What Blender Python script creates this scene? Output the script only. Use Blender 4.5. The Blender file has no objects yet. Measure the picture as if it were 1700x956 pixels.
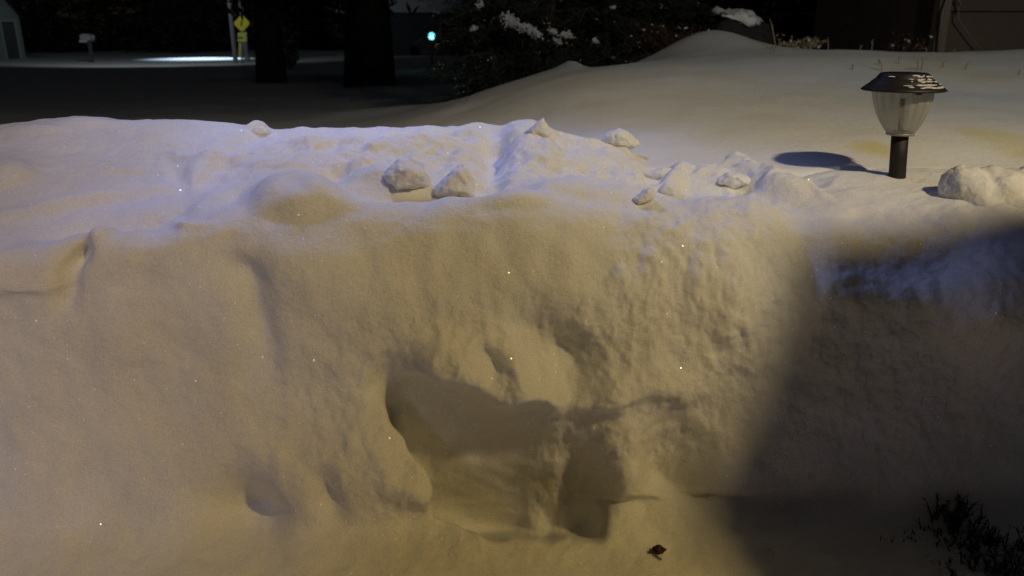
import bpy, bmesh, math, random
import numpy as np
from mathutils import Vector, Matrix, noise as mnoise
R = math.radians
scn = bpy.context.scene
C = scn.collection
EYE = 1.4                                  # eye height above the far ground
# ------------------------------------------------------------------ camera
F = 1334.0; PITCH = R(17.8)
cam_d = bpy.data.cameras.new('camera'); cam = bpy.data.objects.new('camera', cam_d); C.objects.link(cam)
cam.location = (0, 0, EYE); cam.rotation_euler = (R(90) - PITCH, 0, 0)
cam_d.sensor_width = 36; cam_d.lens = 36 * F / 1700; cam_d.clip_start = 0.05; cam_d.clip_end = 500
cam_d.dof.use_dof = True; cam_d.dof.focus_distance = 1.85; cam_d.dof.aperture_fstop = 5.0
scn.camera = cam
# ------------------------------------------------------------------ sky
w = bpy.data.worlds.new('World'); scn.world = w; w.use_nodes = True
nt = w.node_tree; nt.nodes.clear()
sky = nt.nodes.new('ShaderNodeTexSky'); sky.sky_type = 'NISHITA'; sky.sun_disc = False
sky.sun_elevation = R(38); sky.sun_rotation = R(-25)
bg = nt.nodes.new('ShaderNodeBackground'); bg.inputs['Strength'].default_value = 0.00045
wo = nt.nodes.new('ShaderNodeOutputWorld')
nt.links.new(sky.outputs[0], bg.inputs[0]); nt.links.new(bg.outputs[0], wo.inputs[0])
# ------------------------------------------------------------------ lights
def lamp(name, kind, loc, power, color, size=0.1, target=None, **kw):
    d = bpy.data.lights.new(name, kind); o = bpy.data.objects.new(name, d); C.objects.link(o)
    d.energy = power; d.color = color; o.location = loc
    if kind in ('POINT', 'SPOT'): d.shadow_soft_size = size
    for k, v in kw.items(): setattr(d, k, v)
    if target is not None:
        o.rotation_euler = (Vector(target) - Vector(loc)).to_track_quat('-Z', 'Y').to_euler()
    return o
def rz(z): return z + EYE
moon = lamp('moon', 'SUN', (0, 0, 30), 0.014, (.8, .85, 1), target=(6, 20, 0), angle=R(.5))
LW = Vector((2.55, -1.0, rz(2.62)))          # warm porch lamp of the house behind the photographer
lamp('porch_lamp', 'SPOT', LW, 258, (1.0, .70, .235), .10, target=(-.1, 1.42, rz(-1.12)), spot_size=R(68), spot_blend=.85)
lamp('overhead_cool_spot', 'SPOT', (-1.5, 3.9, rz(2.7)), 335, (.38, .46, 1.0), .42, target=(-.34, 2.22, rz(-.3)), spot_size=R(36), spot_blend=1.0)  # unseen cool spot with no fixture, placed above to tint the bank top
lamp('left_face_spot', 'SPOT', (-2.6, -2.2, rz(1.9)), 150, (1.0, .84, 1.0), .22, target=(-1.62, 1.45, rz(-.45)), spot_size=R(34), spot_blend=.9)  # unseen pinkish spot, narrowed to tint only the left of the face
lamp('porch_pale_beam', 'SPOT', (2.55, -1.07, rz(2.66)), 305, (1.0, .96, .86), .10, target=(.1, 8.5, rz(-.15)), spot_size=R(80), spot_blend=.7)  # unseen second beam beside the porch lamp, paler, split off for the yard
lamp('street_lamp_glow', 'SPOT', (-15.1, 44.2, 5.2), 2900, (.60, .78, 1.0), .15, target=(-15.8, 42.8, 0), spot_size=R(58), spot_blend=.9)
lamp('far_front_fill', 'SPOT', (-13.5, 29.0, 5.4), 520, (.80, .93, 1.0), .3, target=(-17.5, 43, 2.6), spot_size=R(92), spot_blend=.4)  # added spot turned away from the camera to brighten sign and garage fronts
scn.cycles.max_bounces = 6; scn.cycles.diffuse_bounces = 3
vs = scn.view_settings
vs.view_transform = 'Standard'; vs.look = 'None'; vs.exposure = 0; vs.gamma = 1

# ------------------------------------------------------------------ pixel helpers (authoring only)
cp, sp = math.cos(PITCH), math.sin(PITCH)
def pdir(u, v):
    a = (u - 850) / F; b = (478 - v) / F
    return (a, cp + b * sp, -sp + b * cp)
def at(u, v, y):
    d = pdir(u, v); t = y / d[1]
    return Vector((d[0] * t, y, d[2] * t + EYE))
def proj(x, y, z):
    z = z - EYE
    dep = y * cp - z * sp; up = y * sp + z * cp
    return 850 + F * x / dep, 478 - F * up / dep
def zrel(v, y): d = pdir(850, v); return d[2] / d[1] * y     # z relative to the eye

# ------------------------------------------------------------------ object helpers
def tag(o, label=None, cat=None, group=None, kind=None):
    if label: o['label'] = label
    if cat: o['category'] = cat
    if group: o['group'] = group
    if kind: o['kind'] = kind
    return o
def empty(name, loc, **kw):
    o = bpy.data.objects.new(name, None); C.objects.link(o); o.location = loc
    o.empty_display_size = .1
    return tag(o, **kw)
def obj(name, bm, mat, parent=None, smooth=True, **kw):
    """link a bmesh given in world coordinates; re-based on its parent's (or its own) origin"""
    me = bpy.data.meshes.new(name)
    if smooth:
        for f in bm.faces: f.smooth = True
    o = bpy.data.objects.new(name, me)
    if parent is not None:
        org = WORG[parent.name]
    else:
        xs = [v.co for v in bm.verts]
        n = max(1, len(xs))
        org = Vector((sum(c.x for c in xs) / n, sum(c.y for c in xs) / n, min(c.z for c in xs)))
    bmesh.ops.translate(bm, verts=bm.verts, vec=-org)
    bm.to_mesh(me); bm.free()
    for m in (mat if isinstance(mat, (list, tuple)) else [mat]): me.materials.append(m)
    C.objects.link(o)
    if parent is not None: o.parent = parent
    else: o.location = org
    WORG[o.name] = org
    return tag(o, **kw)
WORG = {}
def root(name, loc, **kw):
    o = empty(name, loc, **kw); WORG[o.name] = Vector(loc); return o
def grid_mesh(name, P, mat, **kw):
    """P: (n, m, 3) array of points -> one smooth mesh object"""
    n, m, _ = P.shape
    me = bpy.data.meshes.new(name)
    idx = np.arange(n * m).reshape(n, m)
    q = np.stack([idx[:-1, :-1], idx[:-1, 1:], idx[1:, 1:], idx[1:, :-1]], -1).reshape(-1, 4)
    me.vertices.add(n * m); me.vertices.foreach_set('co', P.reshape(-1).astype(np.float32))
    me.loops.add(q.size); me.loops.foreach_set('vertex_index', q.reshape(-1).astype(np.int32))
    me.polygons.add(len(q)); me.polygons.foreach_set('loop_start', (np.arange(len(q)) * 4).astype(np.int32))
    me.polygons.foreach_set('use_smooth', np.ones(len(q), dtype=bool))
    me.update(calc_edges=True); me.validate()
    me.materials.append(mat)
    o = bpy.data.objects.new(name, me); C.objects.link(o)
    return tag(o, **kw)
def box(bm, x0, x1, y0, y1, z0, z1):
    vs_ = [bm.verts.new(p) for p in ((x0,y0,z0),(x1,y0,z0),(x1,y1,z0),(x0,y1,z0),(x0,y0,z1),(x1,y0,z1),(x1,y1,z1),(x0,y1,z1))]
    for f in ((0,3,2,1),(4,5,6,7),(0,1,5,4),(1,2,6,5),(2,3,7,6),(3,0,4,7)): bm.faces.new([vs_[i] for i in f])
def tube(bm, pts, radii, seg=8, cap=True):
    rings = []
    for i, p in enumerate(pts):
        p = Vector(p)
        a = Vector(pts[max(i - 1, 0)]); b = Vector(pts[min(i + 1, len(pts) - 1)])
        d = (b - a).normalized()
        s = d.cross(Vector((0, 0, 1)) if abs(d.z) < .9 else Vector((1, 0, 0))).normalized(); t = d.cross(s)
        r = radii[i] if isinstance(radii, (list, tuple)) else radii
        rings.append([bm.verts.new(p + (s * math.cos(2*math.pi*k/seg) + t * math.sin(2*math.pi*k/seg)) * r) for k in range(seg)])
    for a, b in zip(rings, rings[1:]):
        for k in range(seg): bm.faces.new((a[k], a[(k+1) % seg], b[(k+1) % seg], b[k]))
    if cap:
        bm.faces.new(rings[0][::-1]); bm.faces.new(rings[-1])
def lathe(bm, c, prof, seg=48, flute=None):
    """prof: (r, z) list; flute(a, t) scales the radius"""
    rings = []
    for i, (r, z) in enumerate(prof):
        ring = []
        for k in range(seg):
            a = 2 * math.pi * k / seg
            q = r * (flute(a, i / (len(prof) - 1)) if flute else 1)
            ring.append(bm.verts.new((c[0] + q * math.cos(a), c[1] + q * math.sin(a), c[2] + z)))
        rings.append(ring)
    for a, b in zip(rings, rings[1:]):
        for k in range(seg): bm.faces.new((a[k], a[(k+1) % seg], b[(k+1) % seg], b[k]))
    return rings

# ------------------------------------------------------------------ numpy noise
def vnoise(x, y, seed=0):
    rs = np.random.RandomState(seed); T = rs.rand(256, 256)
    xi = np.floor(x).astype(int); yi = np.floor(y).astype(int); fx = x - xi; fy = y - yi
    fx = fx*fx*fx*(fx*(fx*6-15)+10); fy = fy*fy*fy*(fy*(fy*6-15)+10)
    a = T[xi % 256, yi % 256]; b = T[(xi+1) % 256, yi % 256]; c = T[xi % 256, (yi+1) % 256]; d = T[(xi+1) % 256, (yi+1) % 256]
    return (a*(1-fx)+b*fx)*(1-fy) + (c*(1-fx)+d*fx)*fy - .5
def fbm(x, y, seed=0, octv=4, gain=.5):
    s = 0; a = 1
    for k in range(octv):
        ca, sa = math.cos(k*1.1+.4), math.sin(k*1.1+.4)
        s = s + a * vnoise((x*ca - y*sa) * 2**k + 13.7*k, (x*sa + y*ca) * 2**k + 7.1*k, seed + k); a *= gain
    return s
def sstep(a, b, x):
    t = np.clip((x - a) / (b - a), 0, 1); return t*t*(3-2*t)

# ------------------------------------------------------------------ materials
def mat_new(name):
    m = bpy.data.materials.new(name); m.use_nodes = True
    t = m.node_tree; t.nodes.clear()
    o = t.nodes.new('ShaderNodeOutputMaterial'); p = t.nodes.new('ShaderNodeBsdfPrincipled')
    t.links.new(p.outputs[0], o.inputs[0])
    return m, t, p, o
def nd(t, kind, **kw):
    n = t.nodes.new(kind)
    for k, v in kw.items():
        if k in n.inputs: n.inputs[k].default_value = v
        else: setattr(n, k, v)
    return n
def plain(name, col, rough=.6, metal=0, var=.25, scale=12, bump=.1, bscale=60):
    m, t, p, o = mat_new(name)
    tc = nd(t, 'ShaderNodeTexCoord')
    nz = nd(t, 'ShaderNodeTexNoise', Scale=scale, Detail=5.0)
    mx = nd(t, 'ShaderNodeMix', data_type='RGBA')
    mx.inputs[6].default_value = (*[c*(1-var) for c in col], 1); mx.inputs[7].default_value = (*[min(1, c*(1+var)) for c in col], 1)
    t.links.new(tc.outputs['Object'], nz.inputs['Vector']); t.links.new(nz.outputs[0], mx.inputs[0]); t.links.new(mx.outputs[2], p.inputs['Base Color'])
    p.inputs['Roughness'].default_value = rough; p.inputs['Metallic'].default_value = metal
    n2 = nd(t, 'ShaderNodeTexNoise', Scale=bscale, Detail=3.0); b = nd(t, 'ShaderNodeBump', Strength=bump, Distance=.01)
    t.links.new(tc.outputs['Object'], n2.inputs['Vector']); t.links.new(n2.outputs[0], b.inputs['Height']); t.links.new(b.outputs[0], p.inputs['Normal'])
    return m
def snow_mat(name, grain=1.0, glint=True, tint=(.86, .86, .87)):
    m, t, p, o = mat_new(name)
    g = nd(t, 'ShaderNodeNewGeometry')
    L = t.links.new
    # grains: fine, medium and soft wind-packed relief
    n1 = nd(t, 'ShaderNodeTexNoise', Scale=420.0, Detail=2.0, Roughness=.7)
    n2 = nd(t, 'ShaderNodeTexNoise', Scale=120.0, Detail=5.0, Roughness=.68)
    n3 = nd(t, 'ShaderNodeTexNoise', Scale=34.0, Detail=5.0, Roughness=.6)
    for n in (n1, n2, n3): L(g.outputs['Position'], n.inputs['Vector'])
    b1 = nd(t, 'ShaderNodeBump', Strength=.38*grain, Distance=.0022)
    b2 = nd(t, 'ShaderNodeBump', Strength=.75*grain, Distance=.005)
    b3 = nd(t, 'ShaderNodeBump', Strength=.42*grain, Distance=.010)
    L(n1.outputs[0], b1.inputs['Height']); L(n2.outputs[0], b2.inputs['Height']); L(n3.outputs[0], b3.inputs['Height'])
    n6 = nd(t, 'ShaderNodeTexNoise', Scale=7.0, Detail=3.0); L(g.outputs['Position'], n6.inputs['Vector'])
    m6 = nd(t, 'ShaderNodeMapRange'); m6.inputs[1].default_value = .38; m6.inputs[2].default_value = .62; m6.inputs[3].default_value = .15*grain; m6.inputs[4].default_value = .7*grain; L(n6.outputs[0], m6.inputs[0]); L(m6.outputs[0], b2.inputs['Strength'])
    L(b3.outputs[0], b2.inputs['Normal']); L(b2.outputs[0], b1.inputs['Normal']); L(b1.outputs[0], p.inputs['Normal'])
    # faint grime in the snow plus grain-to-grain difference in whiteness
    n4 = nd(t, 'ShaderNodeTexNoise', Scale=2.3, Detail=4.0, Roughness=.55)
    L(g.outputs['Position'], n4.inputs['Vector'])
    r = nd(t, 'ShaderNodeValToRGB'); L(n4.outputs[0], r.inputs[0])
    r.color_ramp.elements[0].position = .38; r.color_ramp.elements[0].color = (.82, .80, .74, 1)
    r.color_ramp.elements[1].position = .60; r.color_ramp.elements[1].color = (*tint, 1)
    n5 = nd(t, 'ShaderNodeTexNoise', Scale=330.0, Detail=1.0); L(g.outputs['Position'], n5.inputs['Vector'])
    r5 = nd(t, 'ShaderNodeValToRGB'); L(n5.outputs[0], r5.inputs[0])
    r5.color_ramp.elements[0].position = .32; r5.color_ramp.elements[0].color = (.72, .72, .72, 1)
    r5.color_ramp.elements[1].position = .6; r5.color_ramp.elements[1].color = (1, 1, 1, 1)
    mx = nd(t, 'ShaderNodeMix', data_type='RGBA', blend_type='MULTIPLY'); mx.inputs[0].default_value = .5*grain
    L(r.outputs[0], mx.inputs[6]); L(r5.outputs[0], mx.inputs[7]); L(mx.outputs[2], p.inputs['Base Color'])
    p.inputs['Roughness'].default_value = .75; p.inputs['Specular IOR Level'].default_value = .15
    p.inputs['Subsurface Weight'].default_value = .6 if glint else 0; p.inputs['Subsurface Radius'].default_value = (1, .9, .8); p.inputs['Subsurface Scale'].default_value = .010
    if glint:
        # ice crystals: sparse tiny mirrors, each tilted its own way
        vo = nd(t, 'ShaderNodeTexVoronoi', Scale=42.0); L(g.outputs['Position'], vo.inputs['Vector'])
        d = nd(t, 'ShaderNodeMath', operation='LESS_THAN'); d.inputs[1].default_value = .06; L(vo.outputs['Distance'], d.inputs[0])
        gl = nd(t, 'ShaderNodeBsdfAnisotropic'); gl.inputs['Roughness'].default_value = .34; gl.inputs['Color'].default_value = (1, .98, .95, 1)
        sb = nd(t, 'ShaderNodeVectorMath', operation='SUBTRACT'); sb.inputs[1].default_value = (.5, .5, .5); L(vo.outputs['Color'], sb.inputs[0])
        sc = nd(t, 'ShaderNodeVectorMath', operation='SCALE'); sc.inputs['Scale'].default_value = .85; L(sb.outputs[0], sc.inputs[0])
        ad = nd(t, 'ShaderNodeVectorMath', operation='ADD'); L(sc.outputs[0], ad.inputs[0]); L(g.outputs['Normal'], ad.inputs[1])
        nm = nd(t, 'ShaderNodeVectorMath', operation='NORMALIZE'); L(ad.outputs[0], nm.inputs[0]); L(nm.outputs[0], gl.inputs['Normal'])
        gz = nd(t, 'ShaderNodeMix', data_type='RGBA'); L(d.outputs[0], gz.inputs[0]); gz.inputs[6].default_value = (0, 0, 0, 1); gz.inputs[7].default_value = (1, .97, .92, 1); L(gz.outputs[2], gl.inputs['Color'])
        ms = nd(t, 'ShaderNodeAddShader'); L(p.outputs[0], ms.inputs[0]); L(gl.outputs[0], ms.inputs[1])
        L(ms.outputs[0], o.inputs[0])
    return m
M_bank = snow_mat('snow_packed', 1.0)
M_yard = snow_mat('snow_smooth', .8, glint=True); M_yard.node_tree.nodes['Principled BSDF'].inputs['Subsurface Weight'].default_value = 0
M_far = snow_mat('snow_far', .4, glint=False)
M_clump = snow_mat('snow_clump', .75)
M_load = snow_mat('snow_load', .5, glint=False)
M_foliage = plain('evergreen', (.035, .045, .025), .7, var=.5)
M_needle = plain('needles', (.05, .06, .04), .7, var=.5)
M_bark = plain('bark', (.05, .04, .032), .9, bump=.6, bscale=30)
M_black = plain('black_plastic', (.010, .007, .006), .65, bump=.05)
M_stalk = plain('dry_stalk', (.34, .27, .17), .8)
M_twig = plain('reddish_twig', (.06, .028, .02), .8)

# ------------------------------------------------------------------ the ground: one sheet from the cleared path to the far tree line
CT = []                                     # control points (x, y, z rel)
def cpx(u, v, y): p = at(u, v, y); CT.append((p.x, y, p.z - EYE))
for u in (1330, 1490, 1640): cpx(u, 299, 2.03)
cpx(1490, 297, 2.03)
for u, v in ((830,139),(890,124),(950,113),(1010,116),(1100,100),(1200,86),(1290,82),(1400,80),(1500,87),(1600,88),(1700,83),(1850,80)): cpx(u, v, 5.4)
for u, v in ((950,165),(1100,160),(1250,156),(1400,154),(1550,156),(1700,152),(1850,152)): cpx(u, v, 3.6)
for u, v in ((1000,243),(1150,238),(1300,232),(1450,224),(1620,222),(1800,225)): cpx(u, v, 2.55)
for x, y, z in ((.35,1.9,-.40),(1.2,1.6,-.37),(2.2,1.8,-.36),(-.2,3.1,-.44),(-1.2,3.0,-.55),(-2.6,3.0,-.6),(-.6,5.2,-.52),(-3.,5.5,-.66),(-7,6,-.9),
                (-1.2,9.,-.80),(-5,9.5,-.92),(-10,10,-1.05),(.6,8.5,-.60),(3,8.2,-.42),(6,8.2,-.36),(10,7,-.3),(-3,16,-1.15),(-14,16,-1.25),(4,16,-.9),(14,15,-.7),
                (0,26,-1.32),(-14,26,-1.38),(-30,24,-1.38),(20,26,-1.15),(0,45,-1.4),(-20,42,-1.4),(-45,42,-1.4),(30,45,-1.4),(0,90,-1.4),(-70,90,-1.4),(70,90,-1.4)):
    CT.append((x, y, z))
CT = np.array(CT)
def warp(x, y): return np.stack([x / (y + 1.2) * 2.2, np.log(np.maximum(y, .3) + .3) * 1.5], -1)
def kern(r2): return .5 * r2 * np.log(r2 + 1e-9)
A = warp(CT[:, 0], CT[:, 1]); n = len(A)
Kd = kern(((A[:, None] - A[None]) ** 2).sum(-1)) + np.eye(n) * .004
Pm = np.concatenate([np.ones((n, 1)), A], 1)
S = np.zeros((n + 3, n + 3)); S[:n, :n] = Kd; S[:n, n:] = Pm; S[n:, :n] = Pm.T
sol = np.linalg.solve(S, np.concatenate([CT[:, 2], np.zeros(3)]))
def yard_z(x, y):
    x = np.asarray(x, float); y = np.asarray(y, float)
    q = warp(x, np.maximum(y, 1.4)); out = sol[n] + sol[n+1] * q[..., 0] + sol[n+2] * q[..., 1]
    for k in range(n): out = out + sol[k] * kern((q[..., 0] - A[k, 0]) ** 2 + (q[..., 1] - A[k, 1]) ** 2)
    far = sstep(45, 60, y); out = out * (1 - far) - 1.4 * far
    amp = sstep(2.0, 4, y)
    out = out + amp * (.05 * fbm(x * .7, y * .7, 5, 3) + .012 * fbm(x * 2.2, y * 2.2, 9, 3)) * (1 - sstep(15, 40, y) * .7)
    # a small buried plant making a peak on the crest, and the drift against the boulder
    for (u_, v_, y_, rx, ry, a_) in ((948, 116, 5.4, .075, .25, .045), (925, 124, 5.4, .14, .3, .02), (1185, 72, 6.0, .30, .55, .16), (1120, 88, 5.9, .25, .4, .06)):
        c_ = at(u_, v_, y_); out = out + a_ * np.exp(-((x - c_.x) / rx) ** 2 - ((y - y_) / ry) ** 2)
    out = out + .0045 * fbm(x * 7, y * 4, 21, 3) * (1 - sstep(3, 6, y))
    return out
def yz(x, y): return float(yard_z(np.array([x]), np.array([y]))[0]) + EYE
def ground_pt(u, v, y0=2.0, y1=60):
    """walk along the sight line to where it meets the yard"""
    ys = np.geomspace(y0, y1, 900); d = pdir(u, v)
    zz = d[2] / d[1] * ys; g = yard_z(d[0] / d[1] * ys, ys)
    i = np.argmax(zz <= g)
    y = ys[i] if zz[i] <= g[i] else y1
    return Vector((d[0] / d[1] * y, y, yz(d[0] / d[1] * y, y)))
FLOOR = -1.0
ys = np.concatenate([np.linspace(-3, 1.55, 40), np.linspace(1.56, 2.1, 50)[0:], np.geomspace(2.12, 130, 420)])
xs = np.sinh(np.linspace(-1, 1, 520) * 4.6) / math.sinh(4.6) * 120
X, Y = np.meshgrid(xs, ys)
Z = yard_z(X, Y)
k = sstep(1.95, 2.10, Y)
Z = (FLOOR - .04 - .75 * sstep(1.2, 1.42, Y) * (X > -2.65) * (X < 2.25)) * (1 - k) + (Z) * k
Z = Z - .30 * (1 - sstep(1.95, 2.14, Y)) * k
grid_mesh('snow_ground', np.stack([X, Y, Z + EYE], -1)[:, :, :], M_yard, kind='structure')

def stain(m, pts_):
    t = m.node_tree; p = [q for q in t.nodes if q.type == 'BSDF_PRINCIPLED'][0]; L = t.links.new
    g = nd(t, 'ShaderNodeNewGeometry'); nz = nd(t, 'ShaderNodeTexNoise', Scale=9.0, Detail=4.0); L(g.outputs['Position'], nz.inputs['Vector'])
    src = p.inputs['Base Color'].links[0].from_socket
    for (c, rx, ry, a) in pts_:
        sb = nd(t, 'ShaderNodeVectorMath', operation='SUBTRACT'); sb.inputs[1].default_value = c; L(g.outputs['Position'], sb.inputs[0])
        sc = nd(t, 'ShaderNodeVectorMath', operation='MULTIPLY'); sc.inputs[1].default_value = (1/rx, 1/ry, 0); L(sb.outputs[0], sc.inputs[0])
        ln = nd(t, 'ShaderNodeVectorMath', operation='LENGTH'); L(sc.outputs[0], ln.inputs[0])
        ad = nd(t, 'ShaderNodeMath', operation='ADD'); L(ln.outputs['Value'], ad.inputs[0]); L(nz.outputs[0], ad.inputs[1])
        mr = nd(t, 'ShaderNodeMapRange', interpolation_type='SMOOTHSTEP'); mr.inputs[1].default_value = 1.5; mr.inputs[2].default_value = .7; mr.inputs[3].default_value = 0; mr.inputs[4].default_value = a; L(ad.outputs[0], mr.inputs[0])
        mx = nd(t, 'ShaderNodeMix', data_type='RGBA', blend_type='MULTIPLY'); L(mr.outputs[0], mx.inputs[0]); L(src, mx.inputs[6]); mx.inputs[7].default_value = (.90, .80, .38, 1); src = mx.outputs[2]
    L(src, p.inputs['Base Color'])
stain(M_yard, [(ground_pt(1452, 247), .09, .16, .75), (ground_pt(1700, 240), .22, .5, .6), (ground_pt(1560, 110), .5, .7, .3)])
# ------------------------------------------------------------------ the shovelled bank: face, crest and rough top
crest = [(-700,400),(-100,402),(0,404),(110,402),(160,394),(200,386),(260,384),(300,360),(420,338),(500,338),(600,338),(700,345),(800,338),(900,340),(1000,350),(1180,352),(1300,352),(1340,366),(1480,378),(1560,372),(1700,350),(2400,345)]
skyl = [(-700,215),(0,207),(60,203),(130,196),(200,202),(280,203),(350,207),(420,209),(450,217),(520,215),(600,211),(680,211),(740,209),(800,202),(850,196),(900,206),(920,221),(980,232),(1030,243),(1060,262),(1110,283),(1200,295),(1300,300)]
cu, cv = zip(*crest); su, sv = zip(*skyl)
NX, NT = 1300, 760
xcol = np.linspace(-2.75, 2.35, NX)
uc = 850 + xcol / 1.68 * F                                # column in pixels at the face
us = 850 + xcol / 2.38 * F                                # at the skyline
vcr = np.interp(uc, cu, cv); vsk = np.interp(us, su, sv)
ker = np.exp(-np.linspace(-2, 2, 17) ** 2); ker /= ker.sum()
vcr = np.convolve(np.pad(vcr, 8, 'edge'), ker, 'valid')
tn = lambda v: (sp - (478 - v) / F * cp) / (cp + (478 - v) / F * sp)      # tan of the angle below the horizon
yc = 1.66 + .03 * np.sin(xcol * 2.1) - .03 * sstep(-.5, -1.1, xcol)
zc = -yc * tn(vcr)
ysk = np.full(NX, 2.42); zsk = -ysk * tn(vsk)
right = sstep(1080, 1330, us)                              # towards the right the pile dies into the yard
def col(y): return yard_z(xcol, np.full(NX, y))
left = 1 - sstep(420, 640, uc)                             # left part of the face leans back more
foot = 1.45 + .02 * np.sin(xcol * 3) - .03 * left
rows = []
def add(y, z): rows.append(np.stack([np.broadcast_to(y, (NX,)), np.broadcast_to(z, (NX,))], -1))
add(.30, FLOOR - .05); add(.9, FLOOR - .02); add(1.20, FLOOR); add(foot - .09, FLOOR + .005); add(foot, FLOOR + .03)
add(foot + .03 + .03*left, FLOOR + .14); add(foot + .065 + .04*left, FLOOR + .30)
add(foot + .10 + .03*left, FLOOR + .47); add(yc - .055, zc - .07); add(yc, zc - .012); add(yc + .09, zc + .004)
zy = lambda y, dz: col(y) + dz
v4 = zc * .55 + zsk * .45 - .015
add(1.92, v4 * (1 - right) + zy(1.92, .004) * right)
add(2.12, (zsk * .72 + zc * .28 - .012) * (1 - right) + zy(2.12, .003) * right)
add(2.30, (zsk + .0) * (1 - right) - right * .045 + zy(2.30, 0) * right - (1-right)*.002)
add(2.42, zsk * (1 - right) + zy(2.42, -.12) * right)
add(2.56, (zsk - .10) * (1 - right) + zy(2.56, -.2) * right)
add(2.80, np.minimum(zsk - .26, zy(2.8, -.15)))
add(3.2, zy(3.2, -.3))
K = np.array(rows)                                        # (k, NX, 2)
# Catmull-Rom through the rows, evenly spaced along each profile
seg_len = np.sqrt(((K[1:] - K[:-1]) ** 2).sum(-1)).mean(1); cum = np.concatenate([[0], np.cumsum(seg_len)])
dens = np.interp(np.linspace(0, 1, NT), [0, .07, 1], [0, .24, 1])      # few rows in the unseen near floor
s = dens * cum[-1]
pi = np.clip(np.searchsorted(cum, s, 'right') - 1, 0, len(cum) - 2); ft = ((s - cum[pi]) / seg_len[pi])[:, None, None]
g = lambda i: K[np.clip(i, 0, len(K) - 1)]
# tangents scaled for uneven spacing
def tang(i):
    i = np.clip(i, 0, len(K) - 1); a = np.clip(i - 1, 0, len(K) - 1); b = np.clip(i + 1, 0, len(K) - 1)
    return (K[b] - K[a]) / np.maximum(cum[b] - cum[a], 1e-6)[:, None, None]
h = seg_len[pi][:, None, None]
P2 = (2*ft**3 - 3*ft**2 + 1) * g(pi) + (ft**3 - 2*ft**2 + ft) * h * tang(pi) + (-2*ft**3 + 3*ft**2) * g(pi+1) + (ft**3 - ft**2) * h * tang(pi+1)
BX = np.broadcast_to(xcol, (NT, NX)).copy(); BY = P2[..., 0]; BZ = P2[..., 1] + EYE
def normals(X, Y, Z):
    P = np.stack([X, Y, Z], -1); du = np.gradient(P, axis=1); dt = np.gradient(P, axis=0)
    N = np.cross(du, dt); return N / np.maximum(np.linalg.norm(N, axis=-1, keepdims=True), 1e-9)
N0 = normals(BX, BY, BZ)
U, V = proj(BX, BY, BZ)
SS = np.broadcast_to(s[:, None], U.shape)
disp = np.zeros_like(U); dy = np.zeros_like(U); dz = np.zeros_like(U)
def ga(u, v, ru, rv, rot=0, k=1.0):
    c, s_ = math.cos(R(rot)), math.sin(R(rot)); a = ((U-u)*c + (V-v)*s_) / ru; b = (-(U-u)*s_ + (V-v)*c) / rv
    return np.exp(-(a*a + b*b) ** k)
def poly_sd(pts, wob=6, seed=3):
    """signed pixel distance to a closed outline, positive inside"""
    Uw = U + wob * 2 * fbm(BX * 22, SS * 22, seed, 3); Vw = V + wob * 2 * fbm(BX * 22, SS * 22, seed + 50, 3)
    best = np.full(U.shape, 1e9); ins = np.zeros(U.shape, bool)
    for (x0, y0), (x1, y1) in zip(pts, pts[1:] + pts[:1]):
        dx, dy_ = x1 - x0, y1 - y0; t = np.clip(((Uw-x0)*dx + (Vw-y0)*dy_) / (dx*dx + dy_*dy_), 0, 1)
        best = np.minimum(best, np.hypot(Uw - x0 - t*dx, Vw - y0 - t*dy_))
        c = ((y0 > Vw) != (y1 > Vw))
        xi = (x1 - x0) * (Vw - y0) / ((y1 - y0) if y1 != y0 else 1e-9) + x0
        ins ^= c & (Uw < xi)
    return np.where(ins, best, -best)
front = sstep(cum[3], cum[5], SS) * (1 - sstep(cum[9], cum[11], SS))     # 1 on the face
topm = sstep(cum[9], cum[11], SS)
# broad unevenness
disp += .030 * fbm(BX * 2.4, SS * 2.4, 11, 3) * front + .016 * fbm(BX * 7, SS * 6, 12, 3) * front
disp += .012 * fbm(BX * 3.2 + 4, SS * 5, 13, 4) * topm * (1 - .6 * sstep(1080, 1330, U))
disp += .0028 * fbm(BX * 26, SS * 26, 14, 3)
rimm = 1
lumpy = np.clip(ga(800, 262, 330, 60, 0, 2) + .8 * ga(1180, 305, 200, 30, 0, 2) + .35 * ga(300, 270, 300, 60, 0, 2), 0, 1) * topm
rn = np.abs(fbm(BX * 7 + 3, SS * 9, 61, 4)); disp += lumpy * (.045 * (.22 - rn) + .014 * fbm(BX * 20, SS * 20, 62, 3))
rough = np.clip(.8 * ga(1560, 600, 220, 220, k=2) + ga(880, 700, 420, 210, k=2) + ga(1180, 500, 200, 190, k=2), 0, 1)
disp += rough * (.0085 * fbm(BX * 40, SS * 30, 15, 3, .6) + .008 * fbm(BX * 15, SS * 14, 16, 2))
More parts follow.
